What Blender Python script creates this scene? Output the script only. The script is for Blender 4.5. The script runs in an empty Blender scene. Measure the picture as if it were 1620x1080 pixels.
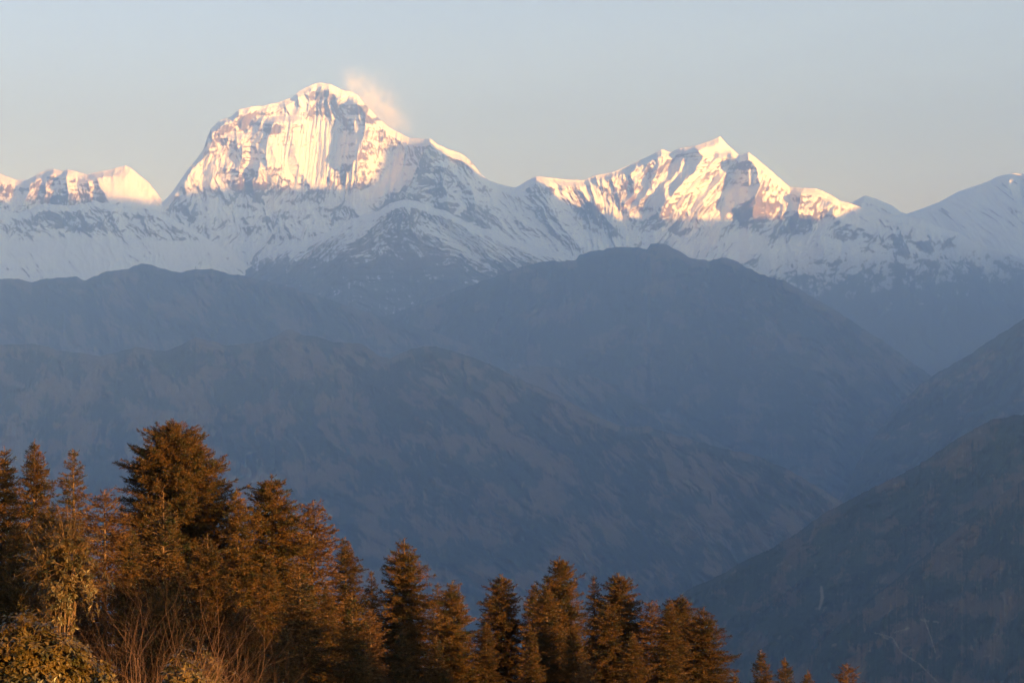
import bpy, math, random
import numpy as np

# ------------------------------------------------------------------ camera
F = 3066.0                      # focal length in photograph pixels (1620 wide)
PW, PH = 1620.0, 1080.0
scn = bpy.context.scene
col = scn.collection
cam_d = bpy.data.cameras.new("camera")
cam = bpy.data.objects.new("camera", cam_d)
col.objects.link(cam)
cam.location = (0, 0, 0)
cam.rotation_euler = (math.radians(90), 0, 0)
cam_d.sensor_width = 36.0
cam_d.lens = 36.0 * F / PW
cam_d.clip_start = 0.5
cam_d.clip_end = 200000.0
scn.camera = cam

# ------------------------------------------------------------------ light
SUN_EL = math.radians(3.0)
SUN_AZ = math.radians(129.0)    # clockwise from +Y: behind the camera, to its right
SX, SY = math.sin(SUN_AZ), math.cos(SUN_AZ)
world = bpy.data.worlds.new("World")
scn.world = world
world.use_nodes = True
wn = world.node_tree.nodes
wl = world.node_tree.links
wn.clear()
sky = wn.new("ShaderNodeTexSky")
sky.sky_type = 'NISHITA'
sky.sun_disc = False
sky.sun_elevation = SUN_EL
sky.sun_rotation = SUN_AZ
sky.altitude = 3000
sky.air_density = 1.15
sky.dust_density = 0.0
sky.ozone_density = 1.0
bg = wn.new("ShaderNodeBackground")
bg.inputs[1].default_value = 0.048
wo = wn.new("ShaderNodeOutputWorld")
wb = wn.new("ShaderNodeMix")       # white balance of the camera, set for the warm sunrise
wb.data_type = 'RGBA'
wb.blend_type = 'MULTIPLY'
wb.inputs[0].default_value = 1.0
wb.inputs[7].default_value = (1.17, 1.02, 1.23, 1)
wl.new(sky.outputs[0], wb.inputs[6])
wl.new(wb.outputs[2], bg.inputs[0])
wl.new(bg.outputs[0], wo.inputs[0])

sun_d = bpy.data.lights.new("sun", 'SUN')
sun_d.energy = 5.0
sun_d.angle = math.radians(0.5)
sun_d.color = (1.0, 0.59, 0.18)
sun = bpy.data.objects.new("sun", sun_d)
col.objects.link(sun)
from mathutils import Vector
sdir = Vector((SX * math.cos(SUN_EL), SY * math.cos(SUN_EL), math.sin(SUN_EL)))
sun.rotation_euler = sdir.to_track_quat('Z', 'Y').to_euler()
sun.location = (200, -200, 50)

scn.view_settings.view_transform = 'Standard'
scn.view_settings.look = 'None'
scn.view_settings.exposure = 3.1
scn.view_settings.gamma = 1.0
scn.render.engine = 'CYCLES'
scn.cycles.use_denoising = True
scn.cycles.volume_bounces = 3
scn.cycles.max_bounces = 5

# ------------------------------------------------------------------ noise helpers
_rs = np.random.RandomState(7)
_perm = _rs.permutation(4096)
_perm = np.concatenate([_perm, _perm])
_ang = _rs.rand(4096) * 2 * np.pi
_gx, _gy = np.cos(_ang), np.sin(_ang)


def perlin(x, y, seed=0):
    x = np.asarray(x, float) + seed * 37.31
    y = np.asarray(y, float) + seed * 17.77
    xi = np.floor(x).astype(np.int64)
    yi = np.floor(y).astype(np.int64)
    xf, yf = x - xi, y - yi
    u = xf * xf * xf * (xf * (xf * 6 - 15) + 10)
    v = yf * yf * yf * (yf * (yf * 6 - 15) + 10)

    def g(ix, iy, dx, dy):
        h = _perm[(_perm[ix & 4095] + iy) & 4095]
        return _gx[h] * dx + _gy[h] * dy
    a = g(xi, yi, xf, yf)
    b = g(xi + 1, yi, xf - 1, yf)
    c = g(xi, yi + 1, xf, yf - 1)
    d = g(xi + 1, yi + 1, xf - 1, yf - 1)
    return ((a + (b - a) * u) + ((c + (d - c) * u) - (a + (b - a) * u)) * v) * 1.5


def fbm(x, y, octv=4, seed=0, gain=0.5, lac=2.03):
    s = np.zeros(np.broadcast(x, y).shape)
    a, t = 1.0, 0.0
    for k in range(octv):
        s += a * perlin(x, y, seed + k * 3)
        t += a
        a *= gain
        x, y = x * lac, y * lac
    return s / t


def ridged(x, y, octv=4, seed=0, gain=0.5, lac=2.03):
    """0..1, sharp crests near 1"""
    s = np.zeros(np.broadcast(x, y).shape)
    a, t, w = 1.0, 0.0, 1.0
    for k in range(octv):
        n = 1.0 - np.abs(perlin(x, y, seed + k * 3)) * 1.35
        n = np.clip(n, 0, 1) ** 1.6
        s += a * n * w
        w = np.clip(n * 1.3, 0.25, 1)
        t += a
        a *= gain
        x, y = x * lac, y * lac
    return s / t


def sstep(a, b, x):
    t = np.clip((x - a) / (b - a), 0, 1)
    return t * t * (3 - 2 * t)


def pts(*p):
    a = np.array(p, float)
    return a[:, 0], a[:, 1]


# ------------------------------------------------------------------ mesh helpers
def mesh_from(name, verts, faces, mats, attrs=None, smooth=True, mat_index=None):
    """verts (n,3), faces (m,k) numpy"""
    me = bpy.data.meshes.new(name)
    verts = np.ascontiguousarray(verts, dtype=np.float32)
    faces = np.ascontiguousarray(faces, dtype=np.int32)
    m, k = faces.shape
    me.vertices.add(len(verts))
    me.vertices.foreach_set("co", verts.ravel())
    me.loops.add(m * k)
    me.loops.foreach_set("vertex_index", faces.ravel())
    me.polygons.add(m)
    me.polygons.foreach_set("loop_start", np.arange(0, m * k, k, dtype=np.int32))
    me.polygons.foreach_set("loop_total", np.full(m, k, dtype=np.int32))
    me.polygons.foreach_set("use_smooth", np.full(m, smooth, dtype=bool))
    for mt in mats:
        me.materials.append(mt)
    if mat_index is not None:
        me.polygons.foreach_set("material_index", mat_index.astype(np.int32))
    for an, arr in (attrs or {}).items():
        at = me.attributes.new(an, 'FLOAT', 'POINT')
        at.data.foreach_set("value", np.ascontiguousarray(arr, dtype=np.float32).ravel())
    me.update()
    me.validate()
    return me


def link(name, me, parent=None, label=None, cat=None, group=None, kind=None):
    o = bpy.data.objects.new(name, me)
    col.objects.link(o)
    if parent is not None:
        o.parent = parent
    if label:
        o["label"] = label
    if cat:
        o["category"] = cat
    if group:
        o["group"] = group
    if kind:
        o["kind"] = kind
    return o


def grid_faces(nr, nc):
    i = np.arange(nr - 1)[:, None] * nc + np.arange(nc - 1)[None, :]
    i = i.ravel()
    return np.stack([i, i + nc, i + nc + 1, i + 1], 1)


# ------------------------------------------------------------------ materials
def new_mat(name):
    m = bpy.data.materials.new(name)
    m.use_nodes = True
    nt = m.node_tree
    b = nt.nodes["Principled BSDF"]
    b.inputs["Roughness"].default_value = 0.85
    b.inputs["Specular IOR Level"].default_value = 0.15
    return m, nt, b


def attr_node(nt, name):
    a = nt.nodes.new("ShaderNodeAttribute")
    a.attribute_name = name
    return a.outputs["Fac"]


def ramp(nt, fac, stops):
    r = nt.nodes.new("ShaderNodeValToRGB")
    e = r.color_ramp.elements
    e[0].position, e[0].color = stops[0][0], (*stops[0][1], 1)
    e[1].position, e[1].color = stops[-1][0], (*stops[-1][1], 1)
    for p, c in stops[1:-1]:
        x = e.new(p)
        x.color = (*c, 1)
    nt.links.new(fac, r.inputs[0])
    return r.outputs[0]


def mix(nt, fac, a, b):
    n = nt.nodes.new("ShaderNodeMix")
    n.data_type = 'RGBA'
    if isinstance(fac, float):
        n.inputs[0].default_value = fac
    else:
        nt.links.new(fac, n.inputs[0])
    for s, v in ((6, a), (7, b)):
        if isinstance(v, tuple):
            n.inputs[s].default_value = (*v, 1)
        else:
            nt.links.new(v, n.inputs[s])
    return n.outputs[2]


def noise(nt, scale, detail=4, rough=0.6, coord="Object"):
    tc = nt.nodes.new("ShaderNodeTexCoord")
    n = nt.nodes.new("ShaderNodeTexNoise")
    n.inputs["Scale"].default_value = scale
    n.inputs["Detail"].default_value = detail
    n.inputs["Roughness"].default_value = rough
    nt.links.new(tc.outputs[coord], n.inputs["Vector"])
    return n.outputs["Fac"]


def snow_mat():
    m, nt, b = new_mat("snow_and_rock")
    rock = ramp(nt, noise(nt, 0.004, 6), [(0.3, (0.075, 0.066, 0.062)), (0.55, (0.15, 0.125, 0.105)), (0.75, (0.24, 0.19, 0.15))])
    snow = ramp(nt, noise(nt, 0.0015, 5), [(0.3, (0.76, 0.78, 0.82)), (0.7, (0.86, 0.87, 0.88))])
    veg = (0.055, 0.055, 0.038)
    low = mix(nt, attr_node(nt, "veg"), rock, veg)
    nt.links.new(mix(nt, attr_node(nt, "snow"), low, snow), b.inputs["Base Color"])
    b.inputs["Roughness"].default_value = 0.8
    return m


def hill_mat(name, forest, grass, bare):
    m, nt, b = new_mat(name)
    f = ramp(nt, noise(nt, 0.02, 8, 0.8), [(0.36, tuple(c * 0.35 for c in forest)), (0.64, tuple(c * 1.9 for c in forest))])
    g = ramp(nt, noise(nt, 0.006, 5), [(0.3, tuple(c * 0.75 for c in grass)), (0.7, tuple(c * 1.25 for c in grass))])
    c = mix(nt, attr_node(nt, "grass"), f, g)
    c = mix(nt, attr_node(nt, "bare"), c, bare)
    nt.links.new(c, b.inputs["Base Color"])
    b.inputs["Roughness"].default_value = 0.95
    b.inputs["Specular IOR Level"].default_value = 0.05
    return m


SNOW = snow_mat()
HILL_FAR = hill_mat("far_forest_slope", (0.016, 0.021, 0.017), (0.095, 0.068, 0.046), (0.18, 0.15, 0.12))
HILL_NEAR = hill_mat("near_forest_slope", (0.011, 0.017, 0.010), (0.062, 0.043, 0.028), (0.17, 0.15, 0.125))


# ------------------------------------------------------------------ mountains
# Every mountain is a sheet of real relief: a surveyed crest, a slope that
# comes forward as it goes down, ribs and gullies standing out of it, and a back side.
def rib_field(px, py, ribs):
    r = np.zeros_like(px)
    for line, amp, wl_, wr_ in ribs:
        a = np.array(line, float)
        o = np.argsort(a[:, 1])
        a = a[o]
        wob = 2.2 * perlin(py / 17.0, px * 0 + a[0, 0], 5) + 1.0 * perlin(py / 6.0, px * 0 + a[0, 0], 6)
        xr = np.interp(py, a[:, 1], a[:, 0]) + wob
        y0, y1 = a[0, 1], a[-1, 1]
        env = sstep(y0 - 8, y0 + 6, py) * (1 - sstep(y1 - 0.3 * (y1 - y0), y1 + 25, py))
        d = px - xr
        p = np.where(d < 0, 1 + d / wl_, 1 - d / wr_)
        r += 1.2 * amp * env * np.clip(p, 0, 1) ** 1.15
    return r


def mountain(name, crest, ykm, bottom, cot, relief, x0=-260, x1=1880, step=1.25, nrow=240,
             jitter=0.8, mats=None, attrs=None, back_slope=0.8, seed=0, label=None, row_pow=1.15, fringe=0.0):
    px = np.arange(x0, x1, step)
    cr = np.interp(px, *pts(*crest))
    cr = cr + jitter * fbm(px / 14.0, px * 0 + seed, 4, seed) * 1.8
    if fringe:
        cr = cr - fringe * np.abs(fbm(px / 3.1, px * 0 + 5, 3, seed + 50)) * 2.2
    yc = np.interp(px, *pts(*ykm)) * 1000.0
    bt = np.interp(px, *pts(*bottom))
    bt = np.maximum(bt, cr + 60)
    s = np.linspace(0, 1, nrow)[:, None] ** row_pow
    py = cr[None, :] + s * (bt - cr)[None, :]
    PX = np.broadcast_to(px[None, :], py.shape).copy()
    dp = np.diff(py, axis=0, prepend=py[:1])
    c = cot(PX, py, cr[None, :])
    Y = yc[None, :] - np.cumsum(c * dp, axis=0) * yc[None, :] / F
    R = relief(PX, py, cr[None, :])
    fade = 0.25 + 0.75 * sstep(0, 12, py - cr[None, :])
    Y = Y - R * fade
    X = (PX - PW / 2) / F * Y
    Z = (PH / 2 - py) / F * Y
    # back side
    nb = 10
    k = (np.arange(nb, 0, -1) ** 1.3)[:, None] * 180.0
    u = (px - PW / 2)[None, :] / F
    Yb = Y[:1] + k
    Zb = Z[:1] - k * back_slope + 40 * fbm(PX[:nb] / 30, k / 400 + 0 * PX[:nb], 3, seed + 9)
    Xb = u * Y[:1] + u * k * 0.9
    XX = np.concatenate([Xb, X]); YY = np.concatenate([Yb, Y]); ZZ = np.concatenate([Zb, Z])
    V = np.stack([XX, YY, ZZ], -1)
    # normals for the snow cover
    du = np.gradient(V, axis=1); dv = np.gradient(V, axis=0)
    N = np.cross(dv, du); N /= np.linalg.norm(N, axis=-1, keepdims=True) + 1e-9
    N *= np.sign(N[..., 2:3] + 1e-9)
    PYa = np.concatenate([np.broadcast_to(py[:1], Yb.shape), py])
    PXa = np.concatenate([PX[:nb], PX])
    A = attrs(PXa, PYa, np.broadcast_to(cr[None, :], PXa.shape), N, V)
    me = mesh_from(name, V.reshape(-1, 3), grid_faces(*XX.shape), mats, A)
    return link(name, me, label=label, kind='structure')


def blobs(px, py, L):
    r = np.zeros_like(px)
    for x, y, rx, ry, a in L:
        r = np.maximum(r, a * np.exp(-(((px - x) / rx) ** 2 + ((py - y) / ry) ** 2)))
    return r


def snow_attrs(thr=0.42, soft=0.10, rocks=(), bias=None, slant=0.0, seed=0, streak=0.22, thin=None):
    def f(px, py, cr, N, V):
        px = px + 13 * fbm(px / 38.0, py / 30.0, 3, seed + 15)
        py = py + 9 * fbm(px / 30.0, py / 26.0, 3, seed + 17)
        n1 = fbm((px + slant * py) / 9.0, py / 17.0, 5, seed + 20, 0.6)
        n2 = fbm(px / 45.0, py / 30.0, 3, seed + 30)
        n3 = fbm((px + slant * py) / 3.5, py / 5.0, 2, seed + 35)
        v = N[..., 2] + streak * 1.35 * n1 + 0.20 * n2 + 0.14 * n3
        v = v - blobs(px, py, rocks) * (0.55 + 0.9 * np.abs(n1) + 0.5 * n3)
        if bias is not None:
            v = v + bias(px, py)
        snow = sstep(thr - soft, thr + soft, v)
        if thin is not None:
            snow = snow * thin(px, py)  # thinner snow lower down; its greying also stands in for shade and haze
        veg = sstep(395, 450, py + 10 * n1)
        return {"snow": snow, "veg": veg}
    return f


# ---- main wall: the great peak, the saddle and the second peak
main_crest = [(-300, 420), (150, 395), (205, 360), (235, 336), (247, 327.5), (256, 319.6), (265, 312), (272, 304), (282, 290), (297, 268), (313, 249), (321, 238), (328, 218), (334, 203),
              (348, 190), (367, 184), (378, 173), (397, 169), (415, 168), (441, 162), (460, 155), (474, 144), (493, 134), (506, 130.5),
              (523, 134), (537, 141), (556, 146), (565, 151), (582, 170), (600, 188), (615, 201), (634, 212), (648, 218), (671, 220),
              (680, 218.5), (693, 229), (708, 236), (730, 243), (745, 255), (760, 275), (774, 286), (800, 294), (815, 297), (832, 287),
              (848, 279), (876, 282), (902, 285), (924, 285), (939, 278), (973, 271), (1002, 258), (1024, 248), (1047, 236), (1061, 241),
              (1076, 234), (1098, 231), (1121, 224), (1139, 216), (1150, 228), (1169, 246), (1184, 241), (1198, 252), (1221, 271),
              (1243, 291), (1250, 296), (1269, 297), (1291, 298), (1310, 306), (1328, 317), (1347, 322), (1378, 334), (1430, 341),
              (1457, 346), (1491, 362), (1516, 368), (1551, 390), (1578, 396), (1620, 410), (1700, 440), (1900, 500)]
ribs_main = [
    # great peak
    ([(381, 172), (360, 190), (341, 210), (330, 240), (320, 256)], 150, 20, 22),
    ([(352, 215), (347, 245), (338, 300)], 70, 28, 24),
    ([(383, 215), (384, 240), (376, 285)], 300, 34, 14),
    ([(436, 190), (424, 218), (421, 250), (430, 292)], 500, 40, 60),
    ([(465, 240), (478, 275), (495, 300)], 130, 18, 26),
    ([(566, 160), (579, 182), (578, 215), (566, 245), (548, 280)], 480, 36, 70),
    ([(682, 217), (673, 235), (655, 275), (640, 310)], 620, 48, 50),
    ([(735, 246), (742, 280), (752, 320), (770, 350)], 300, 26, 40),
    ([(700, 260), (705, 300), (715, 345)], 260, 24, 24),
    ([(300, 262), (292, 300), (300, 340)], 150, 16, 22),
    ([(404, 262), (400, 300), (398, 350)], 240, 24, 24),
    ([(848, 278), (860, 310), (890, 360), (925, 400)], 340, 34, 40),
    ([(905, 290), (945, 330), (990, 380)], 240, 26, 34),
    # second peak
    ([(1100, 231), (1113, 248), (1098, 272), (1067, 305), (1042, 345)], 540, 46, 16),
    ([(1133, 250), (1110, 280), (1082, 312), (1064, 346)], 230, 17, 22),
    ([(1155, 262), (1140, 285), (1110, 320), (1090, 350)], 120, 12, 16),
    ([(1180, 244), (1198, 268), (1203, 295), (1190, 330), (1192, 350)], 640, 50, 60),
    ([(1060, 243), (1030, 290), (1008, 340)], 160, 60, 20),
    ([(1269, 296), (1264, 322), (1262, 350)], 430, 30, 34),
    ([(1325, 316), (1318, 335), (1330, 360)], 200, 26, 30),
    ([(1420, 341), (1425, 370), (1450, 420)], 220, 30, 40),
]


def relief_main(px, py, cr):
    w = 10 * fbm(px / 60, py / 60, 3, 40)
    slant = np.interp(px, [200, 300, 600, 760, 900, 1000, 1150, 1400, 1700], [-0.2, 0.05, 0.18, -0.5, -0.7, 0.3, 0.55, 0.1, -0.5])
    qx = px + slant * (py - 250) + w
    big = ridged(qx / 95, py / 150, 3, 1) * 330
    mid = ridged((qx + w) / 30, py / 60, 3, 4) * 165
    fine = ridged(qx / 10.5, py / 42, 3, 8) * 52
    micro = ridged((qx + 2 * w) / 6.0, py / 14, 2, 11) * 18
    flute = ridged((px + 0.12 * py) / 7.5 + 0.25 * fbm(px / 20, py / 40, 2, 3), py / 150, 2, 15)
    fm = sstep(425, 455, px) * (1 - sstep(640, 670, px)) * sstep(170, 200, py) * (1 - sstep(290, 340, py))
    smooth_face = blobs(px, py, [(460, 230, 45, 70, 0.75), (1135, 240, 25, 22, 0.8), (560, 215, 22, 30, 0.6), (1165, 300, 34, 34, 0.7), (300, 395, 90, 45, 0.5), (990, 380, 80, 35, 0.5)])
    k = 1 - smooth_face
    return rib_field(px, py, ribs_main) + big * 0.7 + (mid + fine) * k * (1 - 0.5 * fm) + micro * k + flute * fm * 70


def cot_main(px, py, cr):
    c = np.interp(py, [120, 200, 290, 340, 400, 480], [0.8, 0.62, 0.72, 1.1, 1.9, 2.1])
    return c + 0.25 * fbm(px / 70, py / 40, 2, 77)


rocks_main = [(500, 150, 30, 10, 0.7), (520, 165, 26, 14, 0.5), (495, 180, 40, 9, 0.55), (440, 165, 40, 8, .4), (400, 190, 22, 18, 0.9), (425, 200, 12, 10, 0.8),
              (345, 200, 16, 22, .7), (350, 223, 8, 4, .8), (575, 172, 16, 10, 0.8), (590, 190, 20, 6, 0.8), (660, 235, 28, 22, 0.5), (690, 290, 26, 40, 0.35), (735, 255, 16, 20, .4),
              (390, 300, 30, 14, 0.7), (330, 305, 30, 12, 0.5), (500, 315, 50, 14, 0.5), (640, 330, 70, 20, 0.5), (1030, 265, 18, 18, 0.45), (985, 305, 22, 16, 0.8),
              (1160, 262, 34, 8, 0.4), (1200, 320, 34, 22, 0.35), (1290, 305, 20, 9, 0.6), (1275, 330, 20, 20, .4), (860, 300, 18, 22, 0.5), (920, 330, 26, 26, 0.4),
              (1000, 365, 30, 8, .5), (1080, 365, 18, 8, .5), (1230, 345, 60, 10, .5), (1350, 375, 50, 10, .45), (1440, 385, 50, 12, .4), (1085, 240, 16, 10, .6),
              (960, 300, 14, 12, .5), (1250, 365, 16, 10, .5), (300, 330, 30, 10, .4), (440, 345, 50, 10, .35)]


def bias_main(px, py):
    a = np.interp(px, [300, 700, 1150, 1250, 1400, 1620], [415, 380, 400, 385, 365, 365])
    b = np.interp(px, [300, 700, 1150, 1300, 1620], [480, 450, 520, 465, 455])
    t = np.clip((py - a) / (b - a), 0, 1.6)
    patch = fbm((px - 0.7 * py) / 24, py / 13, 4, 93)
    low = sstep(300, 340, py)
    return (-0.62 * t + 0.35 * t * patch - 0.16 * low + 0.55 * low * np.minimum(patch, 0)
            + 0.22 * blobs(px, py, [(470, 245, 45, 60, 1), (600, 250, 28, 45, .8), (1135, 240, 30, 22, 1), (1120, 300, 45, 40, .6), (1235, 300, 30, 30, .5), (320, 270, 26, 30, .6)]))


mountain("snow_mountain", main_crest, [(-300, 37.4), (256, 37.9), (300, 38.3), (345, 38.95), (500, 39.7), (700, 39.0), (820, 39.6), (1140, 41.0), (1350, 40.2), (1900, 38)],
         [(-300, 490), (900, 520), (1200, 600), (1500, 720), (1900, 760)], cot_main, relief_main, step=1.0, nrow=380, jitter=0.7, mats=[SNOW],
         attrs=snow_attrs(0.27, 0.07, rocks_main, bias_main, thin=lambda px, py: 1 - 0.65 * sstep(np.interp(px, [900, 1200, 1400, 1620], [430, 385, 365, 345]), np.interp(px, [900, 1200, 1620], [560, 500, 460]), py), slant=0.1, seed=1),
         seed=1, label="snow covered mountain wall with the two highest sunlit peaks", row_pow=1.0)

# ---- sunlit range left of the great peak
left_crest = [(-300, 300), (-150, 262), (-60, 282), (0, 274), (7, 278), (25, 285), (44, 284), (52, 279), (64, 273), (76, 268), (85, 267), (99, 271), (106, 268),
              (118, 271), (138, 276), (148, 273), (173, 269), (190, 264), (198, 262), (207, 266), (222, 278), (235, 289), (247, 304),
              (256, 317), (262, 345), (280, 380), (420, 440)]
ribs_left = [([(52, 279), (47, 298), (36, 328)], 330, 24, 20), ([(108, 269), (106, 290), (110, 318)], 470, 32, 16),
             ([(84, 268), (72, 300), (68, 325)], 150, 12, 14), ([(138, 285), (142, 300), (146, 322)], 220, 18, 8), ([(150, 275), (160, 300), (180, 330)], 330, 22, 60),
             ([(0, 274), (-12, 310)], 250, 30, 30), ([(-60, 282), (-70, 330)], 400, 40, 40)]


def relief_left(px, py, cr):
    w = 8 * fbm(px / 50, py / 50, 3, 140)
    k = 1 - blobs(px, py, [(200, 300, 45, 35, 0.85)])
    return rib_field(px, py, ribs_left) + ridged((px + w) / 60, py / 110, 3, 51) * 170 * k + ridged((px + w + .2 * py) / 16, py / 40, 3, 54) * 95 * k + ridged((px + w) / 7, py / 18, 2, 57) * 28 * k


mountain("snow_ridge", left_crest, [(-300, 36.9), (260, 37.1), (420, 37.1)], [(-300, 420), (420, 450)],
         lambda px, py, cr: 0.8 + 0 * px, relief_left, x0=-300, x1=400, step=1.0, nrow=150, jitter=0.6, mats=[SNOW],
         attrs=snow_attrs(0.24, 0.1, [(60, 290, 30, 14, .5), (90, 320, 30, 12, .6), (15, 300, 24, 14, .4), (130, 310, 14, 14, .5)], seed=2), seed=2,
         label="lower sunlit snow ridge left of the great peak")

# ---- snow shelf below it
shelf_crest = [(-300, 345), (-100, 320), (0, 330), (30, 338), (70, 322), (110, 326), (150, 318), (190, 325), (215, 330), (238, 331), (252, 335), (275, 347), (300, 360),
               (330, 378), (360, 398), (390, 420), (430, 445), (520, 480)]


def relief_shelf(px, py, cr):
    w = 9 * fbm(px / 50, py / 50, 3, 240)
    top = 1 - sstep(355, 385, py)
    w = w * 1.6
    qx = px - 0.45 * (py - 350)
    return ridged((qx + w) / 45, py / 60, 3, 61) * (120 + 160 * top) + ridged((qx + w) / 14, py / 26, 3, 64) * (45 + 60 * top) + ridged((px + w) / 6, py / 12, 2, 67) * 22


mountain("snow_shelf", shelf_crest, [(-300, 35.8), (520, 35.6)], [(-300, 480), (520, 500)],
         lambda px, py, cr: np.interp(py, [320, 365, 385, 450], [0.8, 1.0, 2.2, 1.8]), relief_shelf, x0=-300, x1=520, step=1.0, nrow=180, jitter=1.4, mats=[SNOW],
         attrs=snow_attrs(0.42, 0.11, [(40, 350, 40, 12, .5), (100, 345, 50, 14, .5), (150, 360, 50, 10, .5), (50, 365, 14, 4, .8), (225, 350, 22, 22, .45),
                                       (280, 372, 30, 14, .4), (330, 400, 50, 14, .35), (30, 425, 60, 14, .45), (200, 405, 50, 6, .4), (245, 405, 40, 8, .45)],
                          slant=-0.5, seed=3), seed=3, label="shaded snow slopes with rock bands below the left ridge")

# ---- rocky spur in the middle, below the saddle
spur_crest = [(300, 470), (360, 447), (400, 420), (425, 405), (460, 386), (485, 378), (520, 366), (545, 350), (575, 340), (600, 333), (615, 322), (640, 316), (660, 318),
              (680, 326), (710, 336), (740, 352), (780, 366), (810, 380), (850, 392), (900, 402), (960, 418), (1040, 440), (1300, 500)]
ribs_spur = [([(640, 318), (600, 350), (560, 385), (520, 430)], 300, 40, 60), ([(640, 318), (650, 350), (665, 390), (670, 440)], 330, 50, 60),
             ([(700, 335), (740, 365), (790, 400), (840, 440)], 260, 40, 50), ([(520, 368), (490, 395), (450, 430)], 220, 30, 50), ([(780, 368), (830, 400), (890, 440)], 220, 40, 40)]


def relief_spur(px, py, cr):
    w = 9 * fbm(px / 45, py / 45, 3, 340)
    sl = np.interp(px, [400, 560, 640, 720, 900], [1.0, 0.9, 0.0, -1.2, -1.5])
    qx = px + sl * (py - 350)
    return (rib_field(px, py, ribs_spur) + ridged((qx + w) / 42, py / 90, 3, 71) * 210 + ridged((qx + w) / 13, py / 34, 3, 74) * 90
            + ridged((qx + 2 * w) / 5.5, py / 12, 2, 78) * 30)


mountain("rocky_spur", spur_crest, [(300, 35.2), (640, 35.6), (1300, 34.5)], [(300, 520), (1300, 560)],
         lambda px, py, cr: np.interp(py, [320, 400, 480], [0.95, 1.2, 1.5]), relief_spur, x0=330, x1=1250, step=1.0, nrow=220, jitter=1.4, mats=[SNOW],
         attrs=snow_attrs(0.40, 0.13, [(640, 345, 40, 16, .45), (660, 380, 40, 20, .4), (560, 380, 34, 16, .3)],
                          lambda px, py: -0.65 * sstep(np.interp(px, [400, 500, 640, 760, 900], [385, 375, 345, 385, 385]), np.interp(px, [400, 640, 900], [440, 430, 435]), py) + 0.1 * sstep(700, 760, px),
                          slant=0.0, seed=4, streak=0.34), seed=4, label="dark rocky spur streaked with snow below the saddle")

# ---- far right slope and small far peak
far_crest = [(1200, 420), (1300, 350), (1346, 321), (1368, 309.4), (1380, 312), (1398, 319), (1413, 326), (1425, 335), (1435, 338), (1442, 335.5), (1467, 327), (1487, 319), (1516, 303),
             (1541, 295), (1561, 288), (1578, 279), (1593, 275.6), (1605, 274), (1620, 275.5), (1660, 262), (1720, 240), (1800, 262), (1900, 250)]
ribs_far = [([(1368, 310), (1362, 335)], 260, 30, 40), ([(1596, 274), (1600, 300), (1610, 340)], 240, 40, 22), ([(1625, 275), (1640, 330)], 260, 18, 30)]


def relief_far(px, py, cr):
    w = 9 * fbm(px / 60, py / 60, 3, 440)
    return rib_field(px, py, ribs_far) + ridged((px - 0.9 * py + w) / 80, py / 120, 3, 81) * 220 + ridged((px - 0.9 * py + w) / 19, py / 45, 3, 84) * 75 + ridged((px + w) / 6, py / 16, 2, 87) * 14


mountain("distant_snow_ridge", far_crest, [(1200, 42.6), (1440, 42.4), (1900, 41)], [(1200, 430), (1600, 470), (1900, 520)],
         lambda px, py, cr: 1.25 + 0 * px, relief_far, x0=1220, x1=1880, step=1.0, nrow=170, jitter=0.3, mats=[SNOW],
         attrs=snow_attrs(0.20, 0.1, [(1385, 320, 30, 8, .6), (1610, 285, 20, 6, .5), (1380, 330, 20, 10, .4)], slant=-0.9, seed=5, streak=0.12), seed=5,
         label="smooth shaded snow ridge at the right edge")


# ---- forested hills
def hill_attrs(seed, grass_bias=0.0, slant=0.0, scars=()):
    def f(px, py, cr, N, V):
        px0, py0 = px, py
        px = px + 16 * fbm(px / 45.0, py / 40.0, 3, seed + 15)
        py = py + 16 * fbm(px / 40.0, py / 45.0, 3, seed + 17)
        n = fbm((px + slant * py) / 60.0, py / 45.0, 5, seed)
        n2 = fbm((px + slant * py) / 11.0, py / 12.0, 3, seed + 5)
        # grass on sunny spurs, forest in the gullies and on steep ground
        g = sstep(0.04, 0.20, n + 0.30 * n2 + 0.3 * (N[..., 2] - 0.6) + 0.2 * N[..., 0] + grass_bias)
        bare = sstep(0.42, 0.55, n2 + 0.25 * n) * 0.5
        px, py = px0, py0
        for line, w in scars:
            a = np.array(line, float)
            for i in range(len(a) - 1):
                p, q = a[i], a[i + 1]
                d = q - p
                t = np.clip(((px - p[0]) * d[0] + (py - p[1]) * d[1]) / (d @ d), 0, 1)
                dist = np.hypot(px - p[0] - t * d[0], py - p[1] - t * d[1]) + 1.6 * n2
                bare = np.maximum(bare, 1 - sstep(w * 0.5, w * 1.2, dist))
        return {"grass": g, "bare": bare}
    return f


def hill_relief(seed, slfun, a=(1, 1, 1, 1), ribs=(), scale=1.0):
    def f(px, py, cr):
        w = 14 * fbm(px / 70, py / 70, 4, seed)
        w2 = 14 * fbm(px / 60, py / 60, 4, seed + 2)
        qx = px + slfun(px, py) + w
        qy = py + w2
        r = ridged(qx / 150, qy / 230, 3, seed + 3) * 700 * a[0]
        r = r + ridged((qx + 0.35 * w) / 50, qy / 105, 4, seed + 6) * 280 * a[1]
        r = r + ridged((qx + 1.8 * w) / 19, (qy + w) / 34, 3, seed + 9) * 42 * a[2]
        r = r + fbm(px / 3.5, py / 3.0, 3, seed + 12) * 12 * a[3]
        return (r + rib_field(px, py, ribs)) * scale
    return f


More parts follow.
